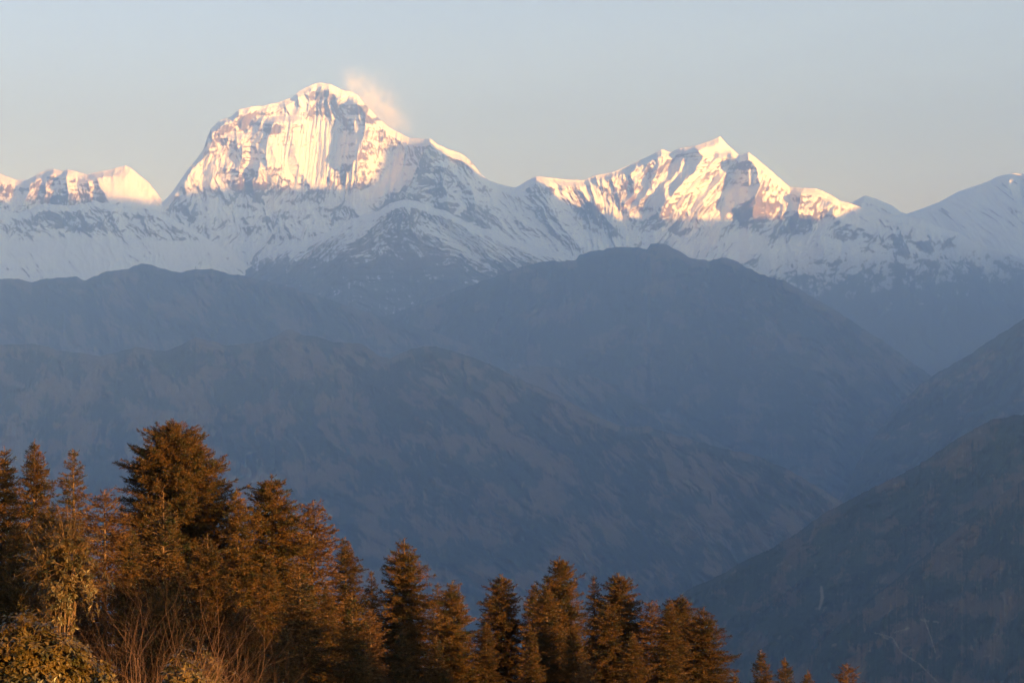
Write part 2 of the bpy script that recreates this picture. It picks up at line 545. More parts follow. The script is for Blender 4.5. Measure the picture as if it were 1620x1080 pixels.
# left / middle dark ridge
mountain("forested_ridge",
         [(-300, 470), (-80, 452), (0, 442), (30, 441), (52, 447), (63, 443), (90, 440), (118, 438), (135, 444), (150, 437), (170, 430), (188, 427), (205, 424), (222, 417.5), (240, 418.5),
          (258, 426), (283, 432), (300, 427), (330, 425), (350, 429), (367, 434), (395, 438), (450, 452), (520, 474), (600, 500), (700, 530), (820, 575), (1000, 640), (1900, 900)],
         [(-300, 29.5), (400, 30), (1200, 26)], [(-300, 680), (800, 720), (1900, 980)],
         lambda px, py, cr: 1.45 + 0 * px, hill_relief(500, lambda px, py: -0.5 * (py - 430), (0.7, 1, 1, 1), scale=1.1), x1=1000, step=1.3, nrow=190, jitter=1.6,
         mats=[HILL_FAR], attrs=hill_attrs(510, -0.05, -0.5), seed=6, fringe=0.5, back_slope=0.55, label="hazy forested ridge below the snow on the left")

# centre dark peak
mountain("forested_mountain",
         [(300, 640), (450, 560), (600, 505), (700, 468), (780, 438), (820, 424), (858, 413), (885, 413), (910, 411), (917, 402), (939, 398), (973, 391), (1002, 392), (1024, 394), (1029, 386), (1039, 383),
          (1054, 387), (1076, 398), (1091, 408), (1121, 412), (1143, 408), (1158, 410), (1180, 423), (1213, 437), (1243, 445), (1261, 456), (1298, 476),
          (1335, 500), (1373, 524), (1420, 556), (1480, 600), (1560, 660), (1900, 900)],
         [(300, 30.5), (1040, 31), (1500, 26), (1900, 23)], [(300, 760), (1100, 830), (1900, 1000)],
         lambda px, py, cr: 1.35 + 0 * px, hill_relief(540, lambda px, py: np.interp(px, [700, 1040, 1300], [0.7, 0.0, -0.9]) * (py - 400), (0.8, 1, 1, 1),
                                                        [([(1040, 384), (1010, 450), (960, 540), (930, 620)], 900, 110, 130), ([(1150, 408), (1190, 480), (1250, 560), (1330, 660)], 700, 90, 110)], 1.1),
         x0=330, x1=1700, step=1.3, nrow=210, jitter=1.8, mats=[HILL_FAR], attrs=hill_attrs(550, -0.05, 0.2), seed=7, fringe=0.6, back_slope=0.6,
         label="dark hazy mountain with a craggy top in front of the second peak")

# far right valley side
mountain("valley_side",
         [(1150, 980), (1280, 860), (1335, 782), (1357, 731), (1384, 688), (1421, 640), (1464, 602), (1500, 580), (1529, 564), (1572, 535), (1620, 505), (1700, 470), (1900, 400)],
         [(1150, 19.5), (1900, 22)], [(1150, 1000), (1900, 900)],
         lambda px, py, cr: 1.4 + 0 * px, hill_relief(580, lambda px, py: 0.9 * (py - 600), (0.7, 1, 1, 1), scale=0.75), x0=1180, x1=1880, step=1.3, nrow=160, jitter=1.5,
         mats=[HILL_FAR], attrs=hill_attrs(590, -0.1, 0.9), seed=8, fringe=0.9, back_slope=0.6, label="hazy valley side rising to the right edge")

# low middle spur
mountain("valley_spur",
         [(500, 640), (700, 600), (790, 588), (841, 578), (890, 581), (925, 590), (954, 603), (985, 622), (1030, 648), (1080, 672), (1140, 700), (1200, 738), (1270, 780), (1340, 830), (1420, 900)],
         [(500, 24.5), (900, 25), (1420, 20)], [(500, 760), (1420, 1000)],
         lambda px, py, cr: 1.4 + 0 * px, hill_relief(620, lambda px, py: -0.8 * (py - 600), (0.6, 1, 1, 1), scale=0.8), x0=520, x1=1400, step=1.3, nrow=140, jitter=1.5,
         mats=[HILL_FAR], attrs=hill_attrs(630, 0.0, -0.6), seed=9, fringe=0.7, back_slope=0.6, label="low hazy spur running down into the valley")

# big brown hill
mountain("brown_hill",
         [(-300, 590), (-100, 560), (0, 545), (55, 544), (100, 555), (160, 563), (215, 549), (262, 556), (311, 534), (360, 546), (400, 543), (425, 537), (439, 531), (448, 524), (456, 521), (466, 524), (478, 529), (500, 533), (528, 541), (572, 543),
          (600, 563), (617, 568), (633, 559), (650, 552), (670, 548), (689, 548), (733, 560), (789, 582), (820, 599), (874, 621), (927, 650), (981, 674), (1005, 676), (1024, 674),
          (1061, 685), (1100, 697), (1142, 709), (1196, 720), (1249, 744), (1303, 776), (1330, 792), (1400, 850), (1500, 950), (1600, 1050), (1900, 1200)],
         [(-300, 21.5), (450, 21.5), (700, 20.5), (1330, 16.5), (1900, 14)], [(-300, 1180), (1900, 1420)],
         lambda px, py, cr: 1.30 + 0 * px,
         hill_relief(660, lambda px, py: np.interp(px, [0, 300, 600, 900], [0.5, 0.2, -0.45, -0.8]) * (py - 560), (0.8, 1.1, 1.1, 1.0),
                     [([(456, 521), (470, 600), (430, 700), (380, 800)], 500, 90, 90), ([(680, 548), (720, 640), (760, 760), (860, 900)], 600, 130, 120),
                      ([(311, 536), (250, 640), (180, 760)], 400, 80, 80), ([(1024, 674), (1060, 760), (1120, 860)], 300, 60, 80)], 0.62),
         x1=1700, step=1.2, nrow=330, jitter=1.3, mats=[HILL_FAR], attrs=hill_attrs(670, 0.06, -0.3), seed=10, fringe=0.8, back_slope=0.6,
         label="broad brown hill across the middle of the view")

# near right ridge, two spurs
mountain("dark_ridge",
         [(700, 1250), (900, 1060), (1035, 962), (1099, 928), (1142, 908), (1174, 889), (1217, 870), (1260, 844), (1303, 812), (1346, 790), (1389, 768), (1427, 750), (1464, 728), (1496, 707), (1529, 685),
          (1572, 664), (1600, 658), (1620, 656), (1700, 645), (1900, 620)],
         [(700, 10.6), (1300, 11.2), (1900, 12)], [(700, 1330), (1900, 1330)],
         lambda px, py, cr: 1.25 + 0 * px, hill_relief(710, lambda px, py: 0.75 * (py - 800), (0.8, 1, 1.1, 1.4), [([(1530, 690), (1440, 800), (1330, 930), (1240, 1050)], 400, 80, 90)], 0.36),
         x0=760, x1=1880, step=1.15, nrow=260, jitter=1.5, mats=[HILL_NEAR],
         attrs=hill_attrs(720, 0.0, 0.5, [([(1299, 928), (1301, 945), (1296, 962)], 2.6)]), seed=11, fringe=1.8, back_slope=0.6, label="dark wooded ridge descending from the right edge")
mountain("near_spur",
         [(1100, 1200), (1200, 1110), (1276, 1045), (1303, 1012), (1340, 975), (1383, 945), (1437, 900), (1486, 862), (1539, 818), (1582, 785), (1620, 758), (1700, 720), (1900, 660)],
         [(1100, 9.0), (1900, 9.8)], [(1100, 1380), (1900, 1380)],
         lambda px, py, cr: 1.3 + 0 * px, hill_relief(750, lambda px, py: 0.5 * (py - 900), (0.6, 1, 1.2, 1.5), scale=0.28),
         x0=1150, x1=1880, step=1.1, nrow=220, jitter=1.8, mats=[HILL_NEAR],
         attrs=hill_attrs(760, 0.12, 0.4, [([(1383, 1000), (1412, 1008), (1425, 1030), (1455, 1050), (1485, 1080)], 0.9), ([(1405, 1010), (1398, 1007)], 1.6),
                                           ([(1462, 978), (1470, 1000), (1480, 1030)], 0.9), ([(1457, 980), (1486, 984)], 0.9), ([(1415, 1000), (1440, 992)], 0.8)]),
         seed=12, fringe=2.2, back_slope=0.6, label="near brown spur with pale landslide tracks at the lower right")

# ---- unseen eastern range, its crest shaped to keep the valleys in shade at sunrise
TE = math.tan(SUN_EL)


def east_range():
    # (photo x, distance km, height m below which the slope is in shade)
    req = [(-2000, 0.2, -260), (810, 0.15, -260), (1620, 0.3, -240), (1620, 2.5, -180), (1620, 6.5, -60), (1300, 9, 300), (1000, 13, 900), (810, 18, 1600), (500, 22, 2300),
           (-300, 37, 2680), (0, 37, 2640), (240, 37, 2660), (285, 38.2, 2960), (520, 38.5, 3010), (560, 38.5, 3120), (600, 38.5, 3500), (640, 38.5, 4000), (672, 38.5, 3900), (760, 38.5, 3500),
           (868, 39, 3290), (885, 39, 3150), (960, 39.2, 2480), (1040, 39.5, 2470), (1300, 39.5, 2500), (1345, 40, 2700), (1375, 42.4, 3380), (1440, 42.4, 3100), (1500, 42.4, 3450), (1580, 41.9, 3800), (1590, 41.9, 3450), (1604, 41.9, 3450), (1614, 41.9, 3800), (1640, 41.8, 3900), (1880, 41.5, 4300)]
    r_ = np.array(req)
    tx = (r_[:, 0] - 810) / F * r_[:, 1] * 1000.0
    ty = r_[:, 1] * 1000.0
    XR = 16000.0
    q = tx * -SY + ty * SX
    o = np.argsort(q)
    q, tx, zt = q[o], tx[o], r_[o, 2]
    n = 1500
    yy = np.linspace(-17500, 46000, n)
    qq = XR * -SY + yy * SX
    t = (XR - np.interp(qq, q, tx)) / SX
    zc = np.interp(qq, q, zt) + t * TE
    zc += 45 * fbm(yy / 900, yy * 0, 4, 3) * sstep(3000, 12000, qq)
    off = np.concatenate([[-4500], -np.linspace(1, 0, 30)[:-1] ** 1.2 * 4200, np.linspace(0, 1, 26) ** 1.2 * 3800, [4200]])
    OY, OX = np.meshgrid(yy, off)
    crest = np.broadcast_to(zc[None, :], OX.shape)
    r = ridged((OY + 0.4 * OX) / 2600, OX / 4500, 4, 33)
    Z = crest - np.abs(OX) * 0.95 + (r - 0.5) * 900 * np.clip(np.abs(OX) / 1500, 0, 1)
    Z = np.maximum(Z, -2550 + 30 * r)
    Z[0] = Z[-1] = -2590
    V = np.stack([XR + OX, OY, Z], -1)
    h = sstep(300, 900, Z + 300 * (r - .5))
    me = mesh_from("eastern_mountains", V.reshape(-1, 3), grid_faces(*Z.shape), [SNOW], {"snow": h, "veg": 1 - h})
    link("eastern_mountains", me, label="snowy mountain range to the east beyond the frame", kind='structure')


east_range()


# ---- ground: the hill the camera stands on, running down to the valley floor
def ground_z(x, y):
    x = np.asarray(x, float); y = np.asarray(y, float)
    d = np.hypot(x, y)
    z = -1.7 - 0.19 * np.maximum(y, 0) - 0.12 * np.maximum(x, 0) + 0.05 * np.clip(-x, 0, 60) * np.clip(y, 0, 100) / 100
    z = z - 0.12 * np.maximum(-y, 0) * sstep(20, 200, -y)
    z = z - sstep(200, 900, d) * 0.42 * (d - 200) * (d > 200)
    z = z + 0.5 * fbm(x / 18, y / 18, 3, 2) * sstep(6, 30, d) + 40 * fbm(x / 600, y / 600, 3, 4) * sstep(300, 1500, d)
    # an unseen knoll, added to shade the lower left firs
    z = z + 13.5 * np.exp(-((x - 122) / 24) ** 2 - ((y + 12) / 20) ** 2)
    return np.maximum(z, -2600 + 10 * fbm(x / 900, y / 900, 3, 8))


gr = np.concatenate([[0.5], np.geomspace(3, 52000, 230)])
ga = np.linspace(0, 2 * np.pi, 361)
GA, GR = np.meshgrid(ga, gr)
GX = np.clip(GR * np.sin(GA), -17500, 20500)
GY = np.clip(GR * np.cos(GA), -18500, 47600)
GZ = ground_z(GX, GY)
gm, nt, b = new_mat("hillside_ground")
nt.links.new(ramp(nt, noise(nt, 0.8, 6), [(0.35, (0.035, 0.035, 0.018)), (0.65, (0.11, 0.085, 0.045))]), b.inputs["Base Color"])
me = mesh_from("ground", np.stack([GX, GY, GZ], -1).reshape(-1, 3), grid_faces(*GX.shape)[:, ::-1], [gm])
link("ground", me, label="grassy hillside falling away to the valley floor", kind='structure')

# ------------------------------------------------------------------ trees
rnd = np.random.RandomState(11)


def leaf_mat(name, c1, c2, trans=0.25, rough=0.7, scale=1.2, spec=0.2):
    m, nt, b = new_mat(name)
    oi = nt.nodes.new("ShaderNodeObjectInfo")
    c = ramp(nt, noise(nt, scale, 4, 0.7), [(0.36, c1), (0.66, c2)])
    hsv = nt.nodes.new("ShaderNodeHueSaturation")
    mr = nt.nodes.new("ShaderNodeMapRange")
    mr.inputs[3].default_value = 0.8
    mr.inputs[4].default_value = 1.25
    nt.links.new(oi.outputs["Random"], mr.inputs[0])
    nt.links.new(mr.outputs[0], hsv.inputs["Value"])
    nt.links.new(c, hsv.inputs["Color"])
    nt.links.new(hsv.outputs[0], b.inputs["Base Color"])
    b.inputs["Roughness"].default_value = rough
    b.inputs["Specular IOR Level"].default_value = spec
    tr = nt.nodes.new("ShaderNodeBsdfTranslucent")
    nt.links.new(hsv.outputs[0], tr.inputs[0])
    mx = nt.nodes.new("ShaderNodeMixShader")
    mx.inputs[0].default_value = trans
    out = nt.nodes["Material Output"]
    nt.links.new(b.outputs[0], mx.inputs[1])
    nt.links.new(tr.outputs[0], mx.inputs[2])
    nt.links.new(mx.outputs[0], out.inputs[0])
    return m


NEEDLE = leaf_mat("fir_needles", (0.008, 0.012, 0.004), (0.074, 0.031, 0.006), 0.04, scale=0.9)  # brownish needles; sunrise orange and shaded dark green also put into the tones
NEEDLE_DRY = leaf_mat("dry_fir_needles", (0.035, 0.018, 0.007), (0.085, 0.038, 0.014), 0.1, scale=0.9)
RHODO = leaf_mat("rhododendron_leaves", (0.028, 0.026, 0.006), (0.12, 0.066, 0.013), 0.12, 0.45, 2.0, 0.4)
RHODO_DARK = leaf_mat("darkened_rhododendron_leaves", (0.014, 0.015, 0.004), (0.075, 0.040, 0.009), 0.06, 0.5, 2.0, 0.3)  # leaf copy darkened in colour to dim plants lit from the front
BARK, nt, b = new_mat("fir_bark")
nt.links.new(ramp(nt, noise(nt, 3.0, 5), [(0.35, (0.045, 0.028, 0.018)), (0.65, (0.12, 0.07, 0.045))]), b.inputs["Base Color"])
TWIG, nt, b = new_mat("bare_twig_bark")
nt.links.new(ramp(nt, noise(nt, 5.0, 4), [(0.35, (0.07, 0.036, 0.028)), (0.65, (0.15, 0.085, 0.065))]), b.inputs["Base Color"])


def tubes(P, Q, r0, r1, sides=3):
    """tapered tubes from P to Q (n,3)"""
    P = np.asarray(P, float); Q = np.asarray(Q, float)
    n = len(P)
    r0 = np.broadcast_to(r0, (n,)); r1 = np.broadcast_to(r1, (n,))
    d = Q - P
    d /= np.linalg.norm(d, axis=1, keepdims=True) + 1e-9
    up = np.where(np.abs(d[:, 2:3]) > 0.9, np.array([[1.0, 0, 0]]), np.array([[0, 0, 1.0]]))
    a = np.cross(d, up); a /= np.linalg.norm(a, axis=1, keepdims=True) + 1e-9
    b_ = np.cross(d, a)
    V = []
    for (C, r) in ((P, r0), (Q, r1)):
        for k in range(sides):
            t = 2 * np.pi * k / sides
            V.append(C + (a * math.cos(t) + b_ * math.sin(t)) * r[:, None])
    V = np.stack(V, 1)                       # n, 2*sides, 3
    base = np.arange(n)[:, None] * (2 * sides)
    f = []
    for k in range(sides):
        k2 = (k + 1) % sides
        f.append(np.stack([base[:, 0] + k, base[:, 0] + k2, base[:, 0] + sides + k2, base[:, 0] + sides + k], 1))
    return V.reshape(-1, 3), np.concatenate(f)


def join(parts):
    V, Fc, o = [], [], 0
    for v, f in parts:
        V.append(v); Fc.append(f + o); o += len(v)
    return np.concatenate(V), np.concatenate(Fc)


def unit(v):
    return v / (np.linalg.norm(v, axis=-1, keepdims=True) + 1e-9)


def fir_meshes(H, prof, seed, whorl=0.42, per=8, dens=1.0, bare=0.04, rough=0.30, leaders=None):
    """H metres tall; prof: list of (fraction below the tip 0..1, radius m)"""
    r = np.random.RandomState(seed)
    pf, pr = pts(*prof)
    zb, az, L, el, cz = [], [], [], [], []
    z = H - 0.25
    leaders = leaders or [(0, 0, 0)]
    lead = []
    while z > H * bare:
        f = 1 - z / H
        R = np.interp(f, pf, pr)
        k = per + 1 if f > 0.06 else 6
        a0 = r.rand() * 6.28
        # an irregular crown: each side has its own reach
        for j in range(k):
            if r.rand() < 0.06:
                continue
            a = a0 + 6.283 * j / k + r.normal(0, 0.18)
            lump = 1 + rough * 1.3 * perlin(np.array([a * 0.9 + seed]), np.array([z * 0.42]), seed)[0]
            l = R * lump * (1 - rough * 0.8 + 1.6 * rough * r.rand()) * (1.25 if r.rand() < 0.06 else 1)
            zb.append(z + r.normal(0, 0.16)); az.append(a); L.append(max(l, 0.18))
            el.append(np.interp(f, [0, .1, .3, 1], [0.62, 0.42, 0.25, 0.0]) + r.normal(0, 0.16))
        z -= 0.85 * whorl * (0.55 + 0.45 * min(1, R / 2.0)) * (0.8 + 0.4 * r.rand())
    zb, az, L, el = map(np.array, (zb, az, L, el))
    nb = len(zb)

    def bpos(i, s):
        rr = L[i] * s
        dz = L[i] * (el[i] * s - 0.38 * s ** 2 + 0.26 * s ** 3)
        return np.stack([np.cos(az[i]) * rr, np.sin(az[i]) * rr, zb[i] + dz], -1)
    # branch wood
    P, Q, R0, R1 = [], [], [], []
    for s0, s1 in ((0, .35), (.35, .7), (.7, 1)):
        i = np.arange(nb)
        P.append(bpos(i, np.full(nb, s0))); Q.append(bpos(i, np.full(nb, s1)))
        R0.append(0.012 + 0.014 * L * (1 - s0)); R1.append(0.010 + 0.014 * L * (1 - s1))
    wood = tubes(np.concatenate(P), np.concatenate(Q), np.concatenate(R0), np.concatenate(R1))
    # twigs
    cnt = np.maximum(4, (L * 14 * dens)).astype(int)
    bi = np.repeat(np.arange(nb), cnt)
    s = 0.04 + 0.96 * r.rand(len(bi)) ** 0.85
    p0 = bpos(bi, s)
    tang = unit(bpos(bi, np.minimum(s + 0.02, 1.02)) - bpos(bi, s - 0.02))
    side = unit(np.cross(tang, np.array([[0, 0, 1.0]]))) * np.where(r.rand(len(bi)) < .5, -1, 1)[:, None]
    ang = 0.75 + r.normal(0, 0.22, len(bi))
    td = unit(tang * np.cos(ang)[:, None] + side * np.sin(ang)[:, None] + np.array([[0, 0, 1.0]]) * r.normal(-0.10, 0.42, len(bi))[:, None])
    tl = (0.16 + 0.30 * L[bi] * (1.05 - s)) * (0.7 + 0.6 * r.rand(len(bi)))
    tl = np.minimum(tl, 0.9)
    # tip twig of every branch
    p0 = np.concatenate([p0, bpos(np.arange(nb), np.full(nb, 0.9))])
    td = np.concatenate([td, unit(bpos(np.arange(nb), np.full(nb, 1.0)) - bpos(np.arange(nb), np.full(nb, .9)))])
    tl = np.concatenate([tl, 0.12 + 0.1 * L])
    # leader
    zl = np.linspace(H - 1.3, H + 0.25, 12)
    p0 = np.concatenate([p0, np.stack([0 * zl, 0 * zl, zl], -1)])
    ta = r.rand(12) * 6.28
    td = np.concatenate([td, unit(np.stack([np.cos(ta) * .8, np.sin(ta) * .8, 0.8 + 0 * ta], -1))])
    tl = np.concatenate([tl, np.linspace(0.42, 0.12, 12)])
    # needle tufts: narrow triangles along every twig
    nc = np.maximum(3, (tl / 0.042)).astype(int)
    ti = np.repeat(np.arange(len(tl)), nc)
    m = len(ti)
    u = r.rand(m)
    c = p0[ti] + td[ti] * (tl[ti] * u)[:, None]
    rv = unit(r.normal(0, 1, (m, 3)))
    perp = unit(rv - td[ti] * np.sum(rv * td[ti], 1, keepdims=True))
    perp[:, 2] = np.abs(perp[:, 2]) * 0.6 + perp[:, 2] * 0.4
    nd = unit(td[ti] * 0.75 + perp * 0.85)
    ln = 0.15 * (0.7 + 0.6 * r.rand(m))
    wd = 0.05 * (0.7 + 0.6 * r.rand(m))
    sd = unit(np.cross(nd, unit(r.normal(0, 1, (m, 3)))))
    a_ = c - sd * wd[:, None] * 0.5
    b_ = c + sd * wd[:, None] * 0.5
    t_ = c + nd * ln[:, None]
    V = np.stack([a_, b_, t_], 1).reshape(-1, 3)
    Fc = np.arange(3 * m).reshape(-1, 3)
    # trunk
    zz = np.linspace(-0.8, H + 0.3, 22)
    rad = 0.015 * H * (1 - np.clip(zz, 0, H) / H) ** 0.9 + 0.016
    cx = 0.05 * np.sin(zz * 0.7 + seed) * (1 - zz / H); cy = 0.05 * np.cos(zz * 0.5 + seed) * (1 - zz / H)
    k = 9
    th = np.arange(k) * 2 * np.pi / k
    TV = np.stack([cx[:, None] + rad[:, None] * np.cos(th), cy[:, None] + rad[:, None] * np.sin(th), np.broadcast_to(zz[:, None], (22, k))], -1).reshape(-1, 3)
    i = np.arange(21)[:, None] * k + np.arange(k)[None, :]
    j = np.arange(21)[:, None] * k + (np.arange(k)[None, :] + 1) % k
    TF = np.stack([i, j, j + k, i + k], -1).reshape(-1, 4)
    return (TV, TF), wood, (V, Fc)


PROTO = {}


def fir_proto(key, H, prof, seed, needle=None, **kw):
    t, w, c = fir_meshes(H, prof, seed, **kw)
    PROTO[key] = (mesh_from("fir_trunk", *join([t, w]), [BARK]),
                  mesh_from("fir_crown", *c, [needle or NEEDLE], smooth=False), H)


# profiles: (fraction below tip, radius)
fir_proto("great", 24, [(0, .25), (.02, .8), (.05, 2.1), (.10, 3.1), (.2, 4.3), (.33, 5.1), (.6, 5.6), (1, 5.0)], 1, per=13, dens=1.3, whorl=0.30, rough=0.2)
fir_proto("round", 17, [(0, .2), (.04, .8), (.12, 1.6), (.3, 2.7), (.55, 3.3), (1, 3.6)], 3, per=9, dens=1.2, whorl=0.38, rough=.3)
fir_proto("spire", 18, [(0, .1), (.05, .5), (.15, 1.1), (.35, 1.9), (.6, 2.7), (1, 3.2)], 4, per=8, dens=1.1, whorl=0.42)
fir_proto("slim", 18, [(0, .1), (.05, .55), (.12, .9), (.3, 1.35), (.6, 1.9), (1, 2.4)], 5, per=6, dens=0.9, whorl=0.55, rough=.35)
fir_proto("wide", 16, [(0, .15), (.05, .8), (.15, 1.7), (.35, 2.7), (.7, 3.6), (1, 4.0)], 6, per=9, dens=1.15, whorl=0.38, rough=.28)
fir_proto("young", 9, [(0, .08), (.08, .4), (.25, .9), (.55, 1.5), (1, 2.1)], 7, per=7, dens=1.0, whorl=0.4)
fir_proto("dry", 12, [(0, .2), (.06, .7), (.15, 1.2), (.4, 1.8), (1, 2.6)], 8, needle=NEEDLE_DRY, per=7, dens=0.8, whorl=0.5, rough=.35)


def place_fir(key, px, py, Y, label, rot=0.0, sc=None, group="conifers on the near slope"):
    tm, cm, H = PROTO[key]
    x = (px - PW / 2) / F * Y
    ztop = (PH / 2 - py) / F * Y
    gz = float(ground_z(x, Y))
    s = sc or (ztop - gz) / H
    root = link("fir_tree", None, label=label, cat="conifer", group=group)
    root.location = (x, Y, ztop - H * s)
    root.rotation_euler = (0.025 * math.sin(px), 0.03 * math.cos(px * 1.7), rot)
    w = 1.0 + 0.12 * math.sin(px * 0.37 + py)
    root.scale = (s * w, s * w, s)
    root.empty_display_size = 1
    link("trunk", tm, root); link("crown", cm, root)
    return root


FIRS = [
    ("spire", 3, 712, 132, "pointed fir cut in half by the left edge, tallest one touching the edge"),
    ("spire", 52, 702, 138, "pointed fir between the one cut by the left edge and the thin open fir"),
    ("slim", 122, 715, 128, "thin open fir standing alone between the left firs and the great one"),
    ("dry", 165, 782, 118, "fir with a bare reddish leader, just left of the great fir"),
    ("great", 285, 672, 140, "biggest fir of all, with a broad domed top, tallest on the slope"),
    ("young", 258, 790, 104, "narrow young fir rising in front of the great domed fir"),
    ("spire", 382, 776, 136, "fir filling the notch right of the great domed fir"),
    ("round", 435, 757, 138, "round topped fir with reddish shoots, second highest on the slope"),
    ("dry", 488, 800, 141, "ragged reddish fir at the right shoulder of the round topped fir"),
    ("spire", 550, 854, 144, "pointed fir stepping down right of the ragged reddish fir"),
    ("slim", 592, 905, 146, "thin fir tip in the dip left of the sharp steeple fir"),
    ("wide", 637, 857, 150, "sharp steeple shaped fir standing alone in the middle of the row"),
    ("slim", 699, 925, 150, "slender leader just left of the bright cone shaped fir"),
    ("wide", 716, 922, 140, "bright cone shaped fir right of the steeple fir"),
    ("round", 792, 911, 168, "dark fir standing first in the right hand clump, after the bright cone shaped one"),
    ("spire", 845, 925, 166, "dark narrow fir leaning on the left of the second tall clump"),
    ("round", 886, 884, 158, "tallest fir of the right hand clump, with a blunt top"),
    ("spire", 868, 925, 140, "lit fir with a visible pale trunk before the tallest of the clump"),
    ("slim", 940, 914, 168, "open thin fir showing sky between its branches in the right clump"),
    ("round", 985, 908, 168, "dark headed fir just right of the open thin fir"),
    ("wide", 962, 955, 150, "lower bright fir in front of the dark headed fir"),
    ("dry", 1028, 955, 165, "small reddish fir filling the notch right of the dark headed fir"),
    ("spire", 1056, 948, 148, "straight fir with a pale leader near the end of the row"),
    ("round", 1082, 943, 165, "dark tipped fir behind the straight one near the end of the row"),
    ("wide", 1112, 965, 158, "last full fir of the row, sloping down to the right"),
    ("young", 1208, 1034, 112, "small bushy fir standing apart right of the row"),
    ("young", 1243, 1046, 116, "little fir tip close beside the small bushy fir"),
    ("young", 1280, 1064, 112, "lowest fir tip between the bushy fir and the last one"),
    ("dry", 1336, 1054, 118, "reddish fir tip farthest to the right"),
    ("young", 1163, 1068, 120, "fir tip barely showing at the foot of the last full fir"),
    ("dry", 925, 1048, 96, "small bright reddish sapling at the bottom edge under the right clump"),
    ("spire", 205, 838, 112, "broad shaded fir between the leafy tree and the great fir"),
    ("wide", 330, 850, 118, "fir hiding the right foot of the great domed fir"),
    ("spire", 420, 880, 116, "fir in front of the round topped fir's foot"),
    ("young", 478, 905, 108, "young fir with a clear leader under the ragged reddish fir"),
    ("spire", 520, 925, 122, "fir at the foot of the stepping down fir"),
    ("young", 560, 945, 108, "lit young fir left of the steeple fir's foot"),
    ("dry", 590, 968, 112, "reddish young fir touching the steeple fir's left side"),
    ("young", 640, 1000, 104, "young fir right in front of the steeple fir"),
    ("young", 690, 1010, 108, "small fir before the bright cone shaped fir"),
    ("spire", 770, 985, 140, "dark fir low between the cone shaped fir and the right clump"),
    ("spire", 840, 1000, 126, "fir low in front of the second clump"),
    ("spire", 905, 985, 138, "fir low in the right clump beneath the tallest one"),
    ("spire", 1005, 1000, 134, "fir low in front of the dark headed fir"),
    ("wide", 90, 800, 122, "shaded fir behind the broad leaved tree"),
    ("spire", 25, 830, 112, "shaded fir at the left edge above the leafy bush"),
    ("wide", 262, 925, 100, "shaded fir behind the bare twiggy shrub"),
    ("wide", 385, 960, 96, "fir at the right of the bare twiggy shrub"),
    ("young", 455, 1000, 88, "low lit fir near the bottom edge right of the bare shrub"),
]
for i, (k, px, py, Y, lab) in enumerate(FIRS):
    place_fir(k, px, py, Y, lab, rot=(i * 2.399) % 6.283)


# ---- broad-leaved shrubs and trees
def rosettes(tips, dirs, seed, leaf=0.13, n=9, w=0.035):
    r = np.random.RandomState(seed)
    m = len(tips)
    i = np.repeat(np.arange(m), n)
    k = len(i)
    d = unit(dirs)[i]
    rv = unit(r.normal(0, 1, (k, 3)))
    perp = unit(rv - d * np.sum(rv * d, 1, keepdims=True))
    ld = unit(perp * 0.95 + d * (0.25 + 0.35 * r.normal(0, 1, k))[:, None] + np.array([[0, 0, -0.25]]))
    l = leaf * (0.7 + 0.6 * r.rand(k))
    wd = w * (0.8 + 0.4 * r.rand(k))
    sd = unit(np.cross(ld, d + 0.3 * rv))
    up = unit(np.cross(sd, ld))
    b0 = tips[i] + ld * 0.015
    mid = b0 + ld * (l * 0.55)[:, None]
    tip = b0 + ld * l[:, None] - up * (l * 0.12)[:, None]
    c = mid - up * (wd * 0.25)[:, None]
    # two folded halves: base, side, tip, keel
    V = np.stack([b0, mid + sd * wd[:, None] + up * 0.004, tip, c, mid - sd * wd[:, None] + up * 0.004], 1).reshape(-1, 3)
    o = np.arange(k)[:, None] * 5
    Fq = np.concatenate([np.concatenate([o + 0, o + 1, o + 2, o + 3], 1), np.concatenate([o + 0, o + 3, o + 2, o + 4], 1)])
    return V, Fq


